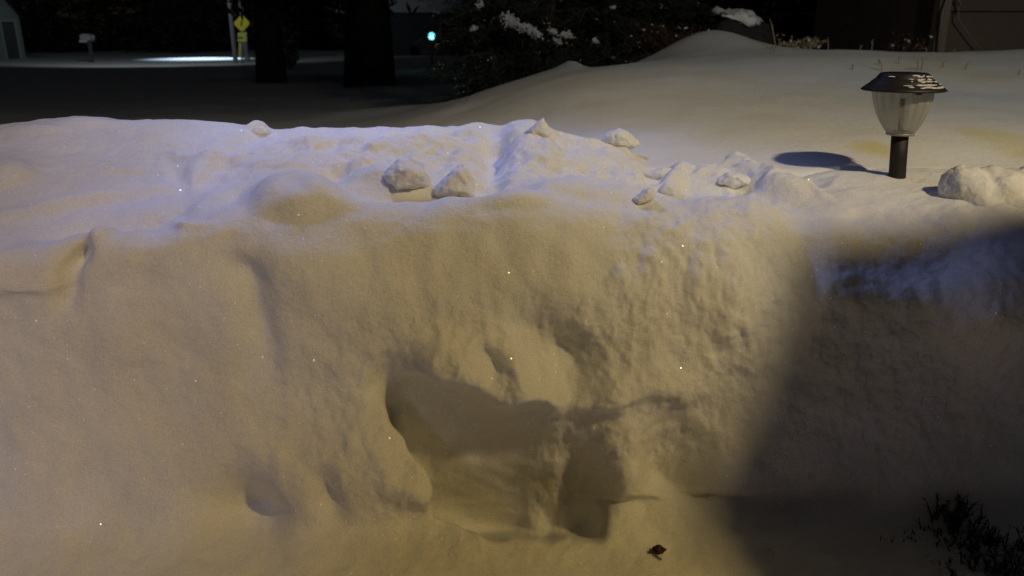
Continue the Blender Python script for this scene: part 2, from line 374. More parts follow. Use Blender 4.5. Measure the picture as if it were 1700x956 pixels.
# --- face: hollow under the brow, shovel ribs, slots
hol = poly_sd([(622,628),(665,606),(720,625),(790,655),(850,690),(900,700),(975,694),(998,720),(1004,800),(1002,892),(900,888),(830,893),(722,852),(742,806),(700,752),(652,704)])
Un = U + 26 * fbm(BX * 9, SS * 9, 77, 2)
hdep = np.interp(Un, [600, 645, 700, 780, 840, 885, 935, 985, 1010], [.30, .33, .34, .31, .24, .18, .15, .13, .10])
vbrow = np.interp(U, [620, 720, 850, 900, 980, 1010], [600, 620, 668, 690, 686, 700])
ramp = np.clip((V - vbrow) / (868 - vbrow), 0, 1)
edge_ = np.where(U > 960, 12, 22) ; edge_ = np.where((V > 845) | ((U < 745) & (V > 700)), 9, edge_)
hd_ = hdep * (.20 + .80 * ramp) * sstep(-.5, 1, hol / edge_)
def blur(a, n):
    k_ = np.hanning(n + 2)[1:-1]; k_ /= k_.sum(); p_ = n // 2
    a = np.apply_along_axis(lambda r: np.convolve(np.pad(r, p_, 'edge'), k_, 'valid'), 0, a)
    return np.apply_along_axis(lambda r: np.convolve(np.pad(r, p_, 'edge'), k_, 'valid'), 1, a)
hd_ = hd_ + sstep(0, 30, hol) * (.035 * fbm(BX * 13, SS * 10, 71, 3) + .022 * fbm(BX * 34, SS * 18, 72, 3)); hb_ = blur(hd_, 35); soft_ = blur(hd_, 9); q_ = np.clip(sstep(700, 800, U) * sstep(870, 830, V) + sstep(690, 640, V), 0, 1); hd_ = soft_ * (1 - q_) + hb_ * q_
dy += hd_; dz -= hd_ * np.clip((EYE - BZ) / BY + .045 * ramp, .4, .78); dx_ = -.45 * hd_ * sstep(880, 800, U)
def line_d(pts):
    Uw = U + 14 * fbm(BX * 14, SS * 14, 91, 3); Vw = V + 18 * fbm(BX * 14, SS * 14, 92, 3); best = np.full(U.shape, 1e9); sg = np.zeros(U.shape)
    for (x0, y0), (x1, y1) in zip(pts, pts[1:]):
        dx, dy_ = x1 - x0, y1 - y0; t = np.clip(((Uw-x0)*dx + (Vw-y0)*dy_) / (dx*dx + dy_*dy_), 0, 1); ex = Uw - x0 - t*dx; ey = Vw - y0 - t*dy_
        d = np.hypot(ex, ey); m_ = d < best; best = np.where(m_, d, best); sg = np.where(m_, np.sign(ey), sg)
    return best, sg
bd_, bs_ = line_d([(650,606),(720,612),(800,634),(850,660),(920,672),(985,668),(1060,652),(1120,652),(1190,684)])
disp += np.interp(U, [760, 900, 1010, 1060], [.066, .036, .036, .022]) * np.exp(-(bd_ / np.where(bs_ < 0, 46, 17)) ** 2) * sstep(635, 730, U) * sstep(1200, 1090, U)
disp += .050 * ga(610, 775, 85, 80, 35, 1.3)                     # lit mound left of the hollow
disp += .030 * ga(700, 815, 50, 28, 30, 1.2)
dy += .046 * ga(893, 580, 46, 72, -22) + .045 * ga(812, 612, 17, 34, -28) + .056 * ga(948, 612, 34, 60, -10)
disp += .036 * ga(856, 612, 18, 42, -25) + .02 * ga(1080, 600, 60, 90)
r2 = poly_sd([(1076,690),(1110,668),(1160,690),(1190,760),(1200,830),(1150,842),(1076,800)], 5, 23)
h2 = np.interp(U, [1060, 1085, 1130, 1200], [.13, .13, .10, .02]) * (.15 + .85 * np.clip((V - 672) / 170, 0, 1)) * sstep(-12, 16, r2)
h2 = blur(h2, 21); dy += h2; dz -= h2 * .55
dy += -.020 * ga(1036, 770, 36, 90, 0, 1.2)
r3 = poly_sd([(1000,838),(1060,830),(1160,826),(1400,818),(1440,800),(1440,822),(1300,850),(1170,868),(1060,862)], 4, 31)
dy += .028 * sstep(-14, 16, r3)
# --- left face: dark pocket at the foot and creases
h3 = .11 * ga(408, 838, 62, 62, 18, 1.0) * np.clip((V - 740) / 110, 0, 1); dz -= .5 * h3; dy += h3 + .03 * ga(545, 820, 22, 40, -20)
disp += .035 * ga(470, 800, 60, 70, -30)
dy += .050 * ga(128, 432, 30, 13, -45) + .03 * ga(110, 480, 18, 40, 10)
dy += .034 * ga(395, 455, 44, 30, 35) + .026 * ga(425, 525, 26, 75, -12) 
disp += .030 * ga(220, 420, 80, 40) + .028 * ga(520, 450, 90, 60)
disp += .026 * ga(1200, 500, 70, 110) - .03 * ga(1330, 450, 40, 140)
# --- crest humps
disp += .046 * ga(482, 324, 64, 25, 4, 1.5) + .024 * ga(545, 322, 45, 16, 10, 1.4)
disp += .018 * ga(850, 335, 60, 12, 0, 1.4) + .016 * ga(300, 362, 26, 10) + .02 * ga(170, 395, 30, 10, -35)
dz -= .028 * ga(200, 368, 120, 11, -8) + .026 * ga(390, 318, 44, 11, -12) + .014 * ga(620, 318, 60, 9, 5)
# --- rough top
def t_(u, v, ru, rv, a, rot=0, k=1.3): 
    global dz
    dz = dz + a * ga(u, v, ru, rv, rot, k) * sstep(cum[8], cum[10], SS)
t_(330, 288, 40, 16, .020, -25); t_(300, 300, 16, 20, -.02, -30); t_(400, 275, 90, 10, .018, 5); t_(20, 290, 40, 18, .03)
t_(640, 262, 60, 16, .030, -10); t_(610, 240, 40, 8, .018); t_(520, 240, 46, 7, .018); t_(500, 222, 26, 5, .015); t_(430, 213, 20, 5, .022)
t_(720, 245, 60, 9, .020, -8); t_(640, 300, 70, 12, .022, 8); t_(560, 290, 30, 10, -.02)
t_(822, 250, 27, 56, -.05, 14, 1.0); t_(880, 240, 50, 30, .030, 20); t_(800, 300, 34, 10, -.02); t_(950, 270, 90, 16, .02, 10)
t_(985, 322, 95, 14, .030, 5, 1.8); t_(1060, 305, 60, 8, -.014, 5); t_(1120, 312, 22, 9, .020); t_(1222, 297, 30, 10, .040, 0, 1.5); t_(1280, 312, 70, 15, .052, 8, 2.0); t_(1160, 306, 60, 14, .050, 4, 1.8); t_(1200, 320, 120, 8, .012, 4)
t_(1350, 318, 30, 6, .012, 20); t_(60, 215, 50, 6, .012); t_(140, 205, 50, 7, .012); t_(160, 330, 160, 8, .02, -10); t_(740, 318, 110, 8, -.018)
# --- right-hand lump of the bank, nearer, in the shade
disp += .065 * ga(1750, 500, 190, 110, 0, 1.2) * sstep(1470, 1600, U) 
disp += .05 * ga(1640, 520, 80, 80)
disp += rough * 0 + (.012 * fbm(BX * 16, SS * 16, 41, 3)) * ga(1600, 450, 150, 90, k=2)
# foot: ragged lip where the cleared floor starts
dz += .012 * fbm(BX * 9, SS * 9, 33, 3) * sstep(cum[2], cum[3], SS) * (1 - sstep(cum[5], cum[6], SS))
PX = BX + N0[..., 0] * disp + dx_; PY = BY + N0[..., 1] * disp + dy; PZ = BZ + N0[..., 2] * disp + dz
bank = grid_mesh('snow_bank', np.stack([PX, PY, PZ], -1), M_bank,
          label='long shovelled snow bank with a steep hollowed face filling the foreground', cat='snow bank')
FU, FV = proj(PX, PY, PZ)
def on_bank(u, v):
    """nearest visible point of the finished bank at a pixel"""
    d = (FU - u) ** 2 + (FV - v) ** 2 + (PY - 1.4) * 4
    i = np.unravel_index(np.argmin(d), d.shape); return Vector((PX[i], PY[i], PZ[i]))

# ------------------------------------------------------------------ broken-off chunks and clumps lying on the bank
def chunk(outline, y, thick, label, seed=0, lump=.004, sub=4, group=None, big=1.0, drop=0.006):
    """rounded, thick lump of snow: outline in the photo gives its height and width, thick its depth"""
    rnd = random.Random(seed); bm = bmesh.new()
    vb = max(p[1] for p in outline); ub = [p[0] for p in outline if p[1] > vb - 14]; y = on_bank(sum(ub) / len(ub), vb - 3).y + thick * .12
    n_ = len(outline); cx = sum(p[0] for p in outline) / n_; cy = sum(p[1] for p in outline) / n_
    for (u, v) in outline: bm.verts.new(at(u, v, y + rnd.uniform(-.15, .15) * thick))
    for sgn in (-1, 1):
        for (u, v) in outline:
            q = rnd.uniform(.45, .7); bm.verts.new(at(cx + (u - cx) * q, cy + (v - cy) * q, y + sgn * thick * rnd.uniform(.35, .55)))
    r = bmesh.ops.convex_hull(bm, input=bm.verts)
    bmesh.ops.delete(bm, geom=[e for e in set(r['geom_interior'] + r['geom_unused']) if isinstance(e, bmesh.types.BMVert)], context='VERTS')
    return finish(bm, label, group, seed, big, Vector((0, 0, -drop)))
def finish(bm, label, group, seed, big=1.0, off=Vector((0, 0, 0))):
    bmesh.ops.translate(bm, verts=bm.verts, vec=off)
    o = obj('snow_chunk', bm, M_clump, label=label, cat='snow chunk', group=group)
    r = o.modifiers.new('skin', 'REMESH'); r.mode = 'VOXEL'; r.voxel_size = .0032 * big; r.use_smooth_shade = True
    sm = o.modifiers.new('soften', 'SMOOTH'); sm.factor = .5; sm.iterations = 3
    for k, (sc_, st) in enumerate(((.035, .016 if big == 1 else .012), (.013, .006 if big == 1 else .004), (.005, .0025))):
        tx = bpy.data.textures.new('crumb', 'CLOUDS'); tx.noise_scale = sc_ * big; tx.noise_depth = 2
        d = o.modifiers.new('crumble', 'DISPLACE'); d.texture = tx; d.strength = st * big; d.mid_level = .5; d.texture_coords = 'GLOBAL'
    return o
G = 'broken snow chunks on the bank'
chunk([(1004,222),(1012,213),(1028,209),(1042,214),(1052,224),(1062,236),(1050,243),(1036,246),(1015,244),(1000,236)], 2.36, .09, 'rounded snow chunk with a pointed tip perched at the right end of the pile', 1, group=G)
chunk([(872,214),(884,202),(892,206),(903,190),(908,204),(918,212),(914,224),(895,226),(878,224)], 2.34, .06, 'jagged snow shard standing on the highest point of the pile', 2, .006, group=G)
chunk([(712,316),(730,294),(748,286),(768,258),(776,272),(788,296),(786,320),(750,326),(720,326)], 2.0, .09, 'pointed wedge of snow leaning in the middle of the pile', 3, .004, group=G, drop=.012)
chunk([(630,270),(648,250),(664,240),(690,248),(710,266),(716,290),(690,302),(650,298)], 2.16, .13, 'blunt snow chunk left of the pointed wedge', 4, .005, group=G, drop=.030)
chunk([(1048,326),(1062,316),(1072,320),(1082,306),(1088,322),(1080,334),(1056,338)], 1.84, .05, 'small pointed snow flake at the right end of the long low ridge', 6, .004, group=G)
chunk([(1068,284),(1085,278),(1102,286),(1112,274),(1122,284),(1124,292),(1100,296),(1076,294)], 2.24, .05, 'small ragged snow crumb behind the right end of the pile', 7, .005, group=G)
chunk([(410,216),(420,206),(436,204),(450,214),(446,222),(420,222)], 2.40, .06, 'small snow lump on the far left rim of the pile', 8, .004, group=G)
chunk([(1092,312),(1104,298),(1120,298),(1132,312),(1128,326),(1102,328)], 1.93, .06, 'round snow lump just right of the long slab', 9, .005, group=G)
chunk([(1185,300),(1205,284),(1225,282),(1244,292),(1250,304),(1215,312)], 1.99, .07, 'low peaked snow lump near the tapering right end of the pile', 10, .004, group=G)
# big overhanging clump at the right edge, beside the garden light
bm = bmesh.new()
for (u, v, y_, a, b, c) in ((1606,316,1.84,.058,.07,.044),(1650,322,1.84,.07,.09,.050),(1720,325,1.84,.09,.11,.056),(1790,335,1.86,.11,.12,.066),(1690,350,1.80,.10,.09,.045),(1625,345,1.80,.05,.07,.030)):
    bmesh.ops.create_icosphere(bm, subdivisions=3, radius=1, matrix=Matrix.Translation(at(u, v, y_)) @ Matrix.Diagonal((a, b * 1.05, c * 1.22, 1)))
finish(bm, 'large rounded snow clump at the right edge of the bank beside the garden light', None, 14, 1.5)
# ------------------------------------------------------------------ heap of snow added out of view, shaped to throw the big soft shadow at the right
def shade_pt(u, v, f):
    p = on_bank(u, v); return LW + (p - LW) * f
bm = bmesh.new()
outl = [(1342,386),(1338,470),(1318,560),(1290,650),(1245,750),(1190,820),(1160,880),(1172,1000)]
fr = .54
lefts = [shade_pt(u, min(v, 940), fr) for u, v in outl]
lefts[-1] = lefts[-2] + (lefts[-2] - lefts[-3]) * 1.0
zs = [p.z for p in lefts]
ringn = 40; rings = []
levels = []
top = lefts[0]
for i in range(30):
    t = i / 29.0; z = (rz(FLOOR) - .03) * (1 - t) + (top.z + .045) * t
    lx = np.interp(z, zs[::-1], [p.x for p in lefts][::-1]); levels.append((z, float(lx)))
yc_ = sum(p.y for p in lefts) / len(lefts)
for z, lx in levels:
    hw = (2.75 - lx) / 2; cx = lx + hw; ring = []
    for k in range(ringn):
        a = 2 * math.pi * k / ringn; ca, sa = math.cos(a), math.sin(a)
        px = cx + hw * math.copysign(abs(ca) ** .7, ca); py = yc_ + (.11 + .50 * max(0, top.z + .045 - z) ** .7) * math.copysign(abs(sa) ** .8, sa)
        ring.append(bm.verts.new((px, py, z - .07 * min(1, max(0, (px - lx) / .45)) * max(0, 1 - (top.z - z) / .6))))
    rings.append(ring)
for a, b in zip(rings, rings[1:]):
    for k in range(ringn): bm.faces.new((a[k], a[(k+1) % ringn], b[(k+1) % ringn], b[k]))
tc_ = bm.verts.new((sum(v.co.x for v in rings[-1]) / ringn, yc_, top.z - .01))
for k in range(ringn): bm.faces.new((rings[-1][k], rings[-1][(k+1) % ringn], tc_))
bm.normal_update()
for v in bm.verts: v.co += v.normal * (mnoise.noise(v.co * 4) * .06 + mnoise.noise(v.co * 14) * .035)
obj('shadow_heap', bm, M_clump, label='tall heap of snow added out of view right of the camera to cast a shadow', cat='shadow blocker')

# ------------------------------------------------------------------ solar path light
LB = at(1489, 297, 2.03); yl = LB.y
base = Vector((LB.x, LB.y, LB.z))
pl = root('path_light', base, label='dark solar path light with ribbed clear globe standing in the snow', cat='garden light')
px = 1 / F * (yl * cp - (LB.z - EYE) * sp)                    # metres per photo pixel at the light
zt = lambda v: at(1490, v, yl).z - base.z
lean = Vector((.006, 0, 0))
def lathe_obj(name, prof, mat, parent, seg=64, flute=None, caps=True, zoff=0, cx=0):
    bm = bmesh.new(); rg = lathe(bm, (base.x + cx, base.y, base.z + zoff), prof, seg, flute)
    if caps: bm.faces.new(rg[0][::-1]); bm.faces.new(rg[-1])
    bmesh.ops.recalc_face_normals(bm, faces=bm.faces); tilt(bm)
    return obj(name, bm, mat, parent)
def tilt(bm):
    for v in bm.verts: v.co.x -= .075 * (v.co.z - base.z)
zg = zt(222); zr = zt(150); ztop = zt(121)
M_glass, t, p, o = mat_new('ribbed_clear_plastic')
p.inputs['Base Color'].default_value = (.42, .42, .36, 1); p.inputs['Roughness'].default_value = .16
p.inputs['Transmission Weight'].default_value = .0; p.inputs['IOR'].default_value = 1.3
tr = nd(t, 'ShaderNodeBsdfTransparent'); tr.inputs[0].default_value = (.93, .93, .89, 1)
fr_ = nd(t, 'ShaderNodeLayerWeight', Blend=.35); ms = nd(t, 'ShaderNodeMixShader')
mr = nd(t, 'ShaderNodeMapRange'); mr.inputs[3].default_value = .42; mr.inputs[4].default_value = .8
t.links.new(fr_.outputs['Facing'], mr.inputs[0]); t.links.new(mr.outputs[0], ms.inputs[0]); t.links.new(tr.outputs[0], ms.inputs[1]); t.links.new(p.outputs[0], ms.inputs[2]); t.links.new(ms.outputs[0], o.inputs[0])
M_cap = plain('dark_bronze_plastic', (.011, .0075, .0065), .55, bump=.08)
rp = 13.2 * px
lathe_obj('post', [(rp*.98, -.25), (rp, -.05), (rp, zg*.5), (rp, zg - .004)], M_black, pl, cx=0)
# globe: tulip shape with vertical ribs
pr = [(19, 223), (23, 218), (28, 210), (34, 199), (39, 186), (42.5, 173), (44.6, 162), (45.5, 152), (45.5, 149)]
flute = lambda a, t: 1 + .022 * math.cos(a * 18) * (0.3 + .7 * t)
lathe_obj('globe', [(r * px, zt(v)) for r, v in pr], M_glass, pl, 180, flute, caps=False)
lathe_obj('globe_collar', [(rp*.9, zg-.004), (21.5*px, zg-.003), (22*px, zg+.002), (19*px, zg+.006), (rp*.9, zg+.008)], plain('clear_plastic_rim', (.32, .31, .27), .35), pl, caps=False)
lathe_obj('bulb_stem', [(4*px, zg+.004), (4*px, zr-.02)], plain('frosted_stem', (.5, .48, .4), .5), pl)
# cap: skirt, two raised steps, flat solar top
cap_pr = [(44, 149.5), (62, 150.3), (64, 148.5), (60.5, 145.5), (56, 141.5), (50, 137.5), (49.3, 136), (45, 132), (41, 129), (40.2, 127), (36.5, 122.5), (35, 121), (33, 120.4)]
cap = lathe_obj('cap', [(r * px, zt(v)) for r, v in cap_pr], M_cap, pl, 96)
lathe_obj('solar_panel', [(31*px, ztop-.0005), (30.5*px, ztop+.0012)], plain('solar_cell', (.01, .012, .03), .2), pl, 48)
bm = bmesh.new(); box(bm, base.x-.006, base.x+.006, base.y-.085*1.0, base.y-.072, base.z+zt(153), base.z+zr-.001); tilt(bm); obj('latch', bm, M_cap, pl, smooth=False)
# wind-packed streaks of snow on the shoulder of the cap
bm = bmesh.new(); random.seed(7)
def cap_r(v): return np.interp(v, [120.4,122.5,127,129,132,136,137.5,141.5,145.5,148.5], [33,36.5,40.2,41,45,49.3,50,56,60.5,64])
for k_ in range(54):
    v = random.choice([124, 126, 130.5, 133.5, 139, 142.5]) + random.uniform(-1, 1)
    a0 = R(-90 + random.gauss(12, 21)); 
    wa = random.uniform(.03, .15); hh = random.uniform(.5, 1.4); n_ = 9
    rr = (cap_r(v) + .7) * px; top_, bot_ = [], []
    for j in range(n_):
        q = j / (n_ - 1); a = a0 + wa * (q - .5) * 2; e = math.sin(math.pi * q) ** .6 * hh
        for lst, vv in ((top_, v - e), (bot_, v + e)):
            r_ = (cap_r(vv) + .9) * px
            lst.append(bm.verts.new((base.x + r_ * math.cos(a), base.y + r_ * math.sin(a), base.z + zt(vv) + .0006)))
    for j in range(n_ - 1): bm.faces.new((bot_[j], bot_[j+1], top_[j+1], top_[j]))
tilt(bm)
M_crust = snow_mat('snow_crust', .6, glint=False, tint=(.62, .6, .6))
so = obj('snow_dusting', bm, M_crust, cap); sm_ = so.modifiers.new('thick', 'SOLIDIFY'); sm_.thickness = .0012; sm_.offset = 1
# ------------------------------------------------------------------ small dark seed pod on the cleared snow
p0 = on_bank(1090, 917)
bm = bmesh.new(); bmesh.ops.create_icosphere(bm, subdivisions=3, radius=1, matrix=Matrix.Translation(p0 + Vector((.004, 0, .006))) @ Matrix.Diagonal((.0135, .009, .0085, 1)))
for q in bm.verts: q.co += (q.co - p0) * mnoise.noise(q.co * 160) * .5
fl = obj('fallen_leaf', bm, plain('dead_leaf', (.025, .010, .006), .6, var=.5, scale=90), label='tiny dark curled leaf lying on the snow at the foot of the bank', cat='leaf')
bm = bmesh.new(); tube(bm, [p0 + Vector((-.006,-.004,.006)), p0 + Vector((-.004,-.016,.005)), p0 + Vector((.006,-.028,.004))], [.0022,.0018,.0015], 6)
tube(bm, [p0 + Vector((-.01,0,.006)), p0 + Vector((-.014,-.008,.004))], [.004,.002], 6)
obj('leaf_stem', bm, plain('leaf_stem', (.07, .04, .012), .7), fl)

# ------------------------------------------------------------------ dark evergreen sprigs poking from the snow, bottom right
def sprig_shrub(base_pts, label):
    c = Vector(base_pts[0][0]); rt = root('evergreen_shrub', c, label=label, cat='shrub')
    rnd = random.Random(5); bs = bmesh.new(); bl = bmesh.new()
    for (p, hgt, nn, spr) in base_pts:
        p = Vector(p)
        for _ in range(nn):
            a = rnd.uniform(0, 6.28); o_ = p + Vector((rnd.gauss(0, spr), rnd.gauss(0, spr * .5), -.03))
            d = Vector((rnd.gauss(0, .28), rnd.gauss(-.1, .25), 1)).normalized(); L_ = hgt * rnd.uniform(.5, 1.1)
            pts = [o_ + d * L_ * q + Vector((d.x, d.y, -.2)) * L_ * .25 * q * q for q in (0, .33, .66, 1)]
            tube(bs, pts, [.0022, .0018, .0013, .0006], 5)
            for m_ in range(int(40 * L_ / .12)):
                q = rnd.uniform(.1, 1); b = o_ + d * L_ * q + Vector((d.x, d.y, -.2)) * L_ * .25 * q * q
                e = Vector((rnd.gauss(0, 1), rnd.gauss(0, 1), rnd.gauss(.8, .6))).normalized(); sd = e.cross(d).normalized() * .0013
                l2 = rnd.uniform(.008, .018)
                bl.faces.new([bl.verts.new(x) for x in (b - sd, b + sd, b + e * l2)])
    obj('stem', bs, M_bark, rt); obj('foliage', bl, M_foliage, rt, smooth=False)
pts = []
rnd = random.Random(3)
for (u, v, h_, nn) in [(1690,965,.13,46),(1650,950,.11,34),(1620,930,.10,22),(1600,900,.11,26),(1592,862,.10,18),(1600,960,.06,12),(1730,930,.14,40),(1760,960,.15,40),(1520,888,.05,24),(1495,878,.05,20),(1475,862,.03,8),(1560,925,.06,20),(1585,832,.08,20),(1560,860,.05,14),(1540,900,.04,12),(1630,890,.09,24),(1665,900,.1,26)]:
    q = on_bank(min(u, 1760), min(v, 1000)); pts.append((q + Vector((0, -.02, -.005)), h_ * .75, nn, .022))
sprig_shrub(pts, 'dark evergreen sprigs poking out of the shaded snow in the bottom right corner')

# ------------------------------------------------------------------ dry stalks on the hill
stk = [(1376,80,1374,62),(1427,82,1429,73),(1448,82,1450,64),(1462,108,1457,97),(1466,118,1459,98),(1494,105,1492,94),(1524,116,1524,98),(1530,116,1531,96),(1564,112,1570,100),(1602,114,1608,102),
       (1688,124,1694,116),(1583,86,1588,79),(1283,88,1272,76),(1288,87,1280,78),(1325,82,1322,76),(1346,80,1346,66),(1415,116,1415,106),(1292,70,1278,30),(1537,84,1539,77)]
for i, (u0, v0, u1, v1) in enumerate(stk):
    b = ground_pt(u0, v0 + 1, 2.2, 5.6); 
    if b.y > 5.5: b = Vector(at(u0, v0, 5.3)); b.z = yz(b.x, b.y)
    tp = at(u1, v1, b.y + .02); md = (b + tp) / 2 + Vector((.004 * math.sin(i * 2.1), 0, .004))
    r_ = .0036 if i not in (17,) else .0045
    bm = bmesh.new(); tube(bm, [b - Vector((0, 0, .04)), md, tp], [r_, r_ * .8, r_ * .45], 6)
    e = (tp - b) * .3; tube(bm, [md, md + e + Vector((.012 * (1 if i % 2 else -1), 0, -.004))], [r_*.7, r_*.3], 5)
    places = ['against the dark trees', 'above the garden light', 'at the foot of the shed wall', 'right of the boulder']
    obj('dry_stalk', bm, M_stalk, label='thin dry plant stalk poking up through the snow on the low hill', cat='stalk', group='dry stalks in the snow on the hill')

# ------------------------------------------------------------------ boulder with snow on it, twiggy plant beside it
def rock(name, outline, y, thick, mat, seed, **kw):
    rnd = random.Random(seed); bm = bmesh.new(); n_ = len(outline); cx = sum(p[0] for p in outline)/n_; cy = sum(p[1] for p in outline)/n_
    for (u, v) in outline: bm.verts.new(at(u, v, y))
    for sg in (-1, 1):
        for (u, v) in outline: bm.verts.new(at(cx+(u-cx)*.7, cy+(v-cy)*.7, y + sg*thick*.5))
    bmesh.ops.convex_hull(bm, input=bm.verts)
    bmesh.ops.triangulate(bm, faces=bm.faces); bmesh.ops.subdivide_edges(bm, edges=bm.edges, cuts=6, use_grid_fill=True)
    bmesh.ops.smooth_vert(bm, verts=bm.verts, factor=.6, use_axis_x=True, use_axis_y=True, use_axis_z=True); bm.normal_update()
    for v in bm.verts: v.co += v.normal * (mnoise.noise(v.co*5)*.05 + mnoise.noise(v.co*18)*.02)
    return obj(name, bm, mat, **kw)
M_rock = plain('dark_rock', (.03, .026, .024), .9, var=.4, scale=9, bump=.8, bscale=25)
rk = rock('boulder', [(1176,30),(1195,22),(1240,34),(1275,44),(1292,60),(1300,82),(1280,98),(1200,84),(1172,60)], 6.4, .5, M_rock, 3, label='dark boulder with a patch of snow on top at the crest of the low hill', cat='boulder')
bm = bmesh.new()
o1 = [(1188,20),(1210,15),(1240,22),(1262,38),(1252,44),(1232,42),(1212,32),(1192,24)]
for (u, v) in o1: bm.verts.new(at(u, v, 6.35)); bm.verts.new(at(1224+(u-1224)*.7, 30+(v-30)*.5, 6.1)); bm.verts.new(at(u, v-1, 6.6))
bmesh.ops.convex_hull(bm, input=bm.verts); bmesh.ops.triangulate(bm, faces=bm.faces); bmesh.ops.subdivide_edges(bm, edges=bm.edges, cuts=5, use_grid_fill=True); bm.normal_update()
for v in bm.verts: v.co += v.normal * (mnoise.noise(v.co*9)*.05+mnoise.noise(v.co*25)*.025)
obj('snow_patch', bm, M_load, rk)
def twiggy(name, u, v, y, wpx, hpx, nn, mat, label, cat, seed, snow=0, lean=0):
    b = at(u, v, y); rt = root(name, b, label=label, cat=cat); rnd = random.Random(seed); m = y / F
    bs = bmesh.new(); bl = bmesh.new(); bw = bmesh.new()
    for _ in range(nn):
        o_ = b + Vector((rnd.gauss(0, wpx*.18)*m, rnd.gauss(0, .08), -.05)); tp = b + Vector((rnd.uniform(-.5, .5)*wpx*m + lean*m, rnd.gauss(0, .15), rnd.uniform(.35, 1.05)*hpx*m))
        md = (o_+tp)/2 + Vector((rnd.gauss(0,.02), 0, rnd.uniform(0,.03)))
        tube(bs, [o_, md, tp], [.006, .004, .002], 5)
        for q in range(7):
            c = md + (tp-md)*rnd.random() + Vector((rnd.gauss(0,.02), rnd.gauss(0,.02), rnd.gauss(0,.02))); d = Vector((rnd.gauss(0,1), rnd.gauss(0,1), rnd.gauss(-.3,1))).normalized()*.016; e = d.cross(Vector((rnd.random(), 1, .3))).normalized()*.008
            f_ = bl.faces.new([bl.verts.new(x) for x in (c-d-e*.4, c-e, c+d, c+e)]); f_.material_index = int(rnd.random() < snow * .35)
    obj('twigs', bs, mat, rt); obj('dry_leaves', bl, [mat, M_load], rt, smooth=False)
twiggy('leafless_bush', 1125, 88, 6.2, 150, 45, 60, M_twig, 'reddish brown leafless bush half buried in snow left of the boulder', 'bush', 4, .25)
twiggy('leafless_bush', 1325, 90, 6.2, 70, 26, 30, M_stalk, 'low greyish brown twiggy plant just right of the boulder', 'bush', 6, .3)
twiggy('leafless_bush', 1500, 88, 6.2, 40, 26, 12, M_twig, 'small dark twiggy plant beside the corner of the brown shed', 'bush', 8, .3)

# ------------------------------------------------------------------ brown shed at the right edge
M_wall = plain('brown_siding', (.125, .088, .070), .8, var=.2, scale=3, bump=.3, bscale=20)
M_trim = plain('shed_trim', (.22, .17, .14), .75)
y = 7.2; x0 = at(1553, 60, y).x; sh = root('shed', (x0 + 1.5, y + 1, EYE - .6), label='brown sided shed with a pale corner board at the top right', cat='shed')
zz0 = EYE - .8; bm = bmesh.new()
bd = .62; z18 = at(1600, 18, y).z
k0 = -3
for k_ in range(-3, 5):
    za = z18 + k_ * bd; zb = za + bd
    for (xa, xb, ya, yb) in ((x0 + .05, x0 + 4.5, y, None),):
        vv = [bm.verts.new(q) for q in ((xa, y, za), (xb, y, za), (xb, y + .035, zb), (xa, y + .035, zb))]; bm.faces.new(vv)
        vv = [bm.verts.new(q) for q in ((xa, y, za), (xa, y + .035, za), (xb, y + .035, za), (xb, y, za))]; bm.faces.new(vv)
box(bm, x0 + .03, x0 + 4.5, y + .045, y + 3, zz0, z18 + 5 * bd)
obj('wall', bm, M_wall, sh, smooth=False)
bm = bmesh.new(); box(bm, x0 - .02, x0 + .075, y - .04, y + .06, zz0, z18 + 5 * bd); obj('corner_board', bm, M_trim, sh, smooth=False)
bm = bmesh.new(); zr_ = z18 + 5*bd
for q in (0,):
    a = [bm.verts.new(c) for c in ((x0-.3, y-.3, zr_), (x0+4.8, y-.3, zr_), (x0+4.8, y+1.5, zr_+1), (x0-.3, y+1.5, zr_+1), (x0+4.8, y+3.3, zr_), (x0-.3, y+3.3, zr_))]
    bm.faces.new((a[0],a[1],a[2],a[3])); bm.faces.new((a[3],a[2],a[4],a[5])); bm.faces.new((a[0],a[3],a[5])); bm.faces.new((a[1],a[4],a[2])); bm.faces.new((a[0],a[5],a[4],a[1]))
obj('roof', bm, M_load, sh, smooth=False)
# bare vine stems hanging over the wall
bm = bmesh.new()
tube(bm, [at(1578,-40,7.1), at(1572,0,7.1), at(1565,20,7.1), at(1560,60,7.1), at(1557,92,7.1)], [.016,.014,.014,.012,.012], 6)
tube(bm, [at(1585,-40,7.1), at(1592,0,7.1), at(1598,16,7.1)], [.012,.010,.005], 6)
tube(bm, [at(1596,-30,7.12), at(1590,30,7.12), at(1612,62,7.12), at(1640,96,7.12)], [.006,.006,.006,.006], 6)
obj('bare_vine', bm, plain('vine_bark', (.24, .20, .17), .9), label='bare pale vine stems climbing the corner of the brown shed', cat='vine')

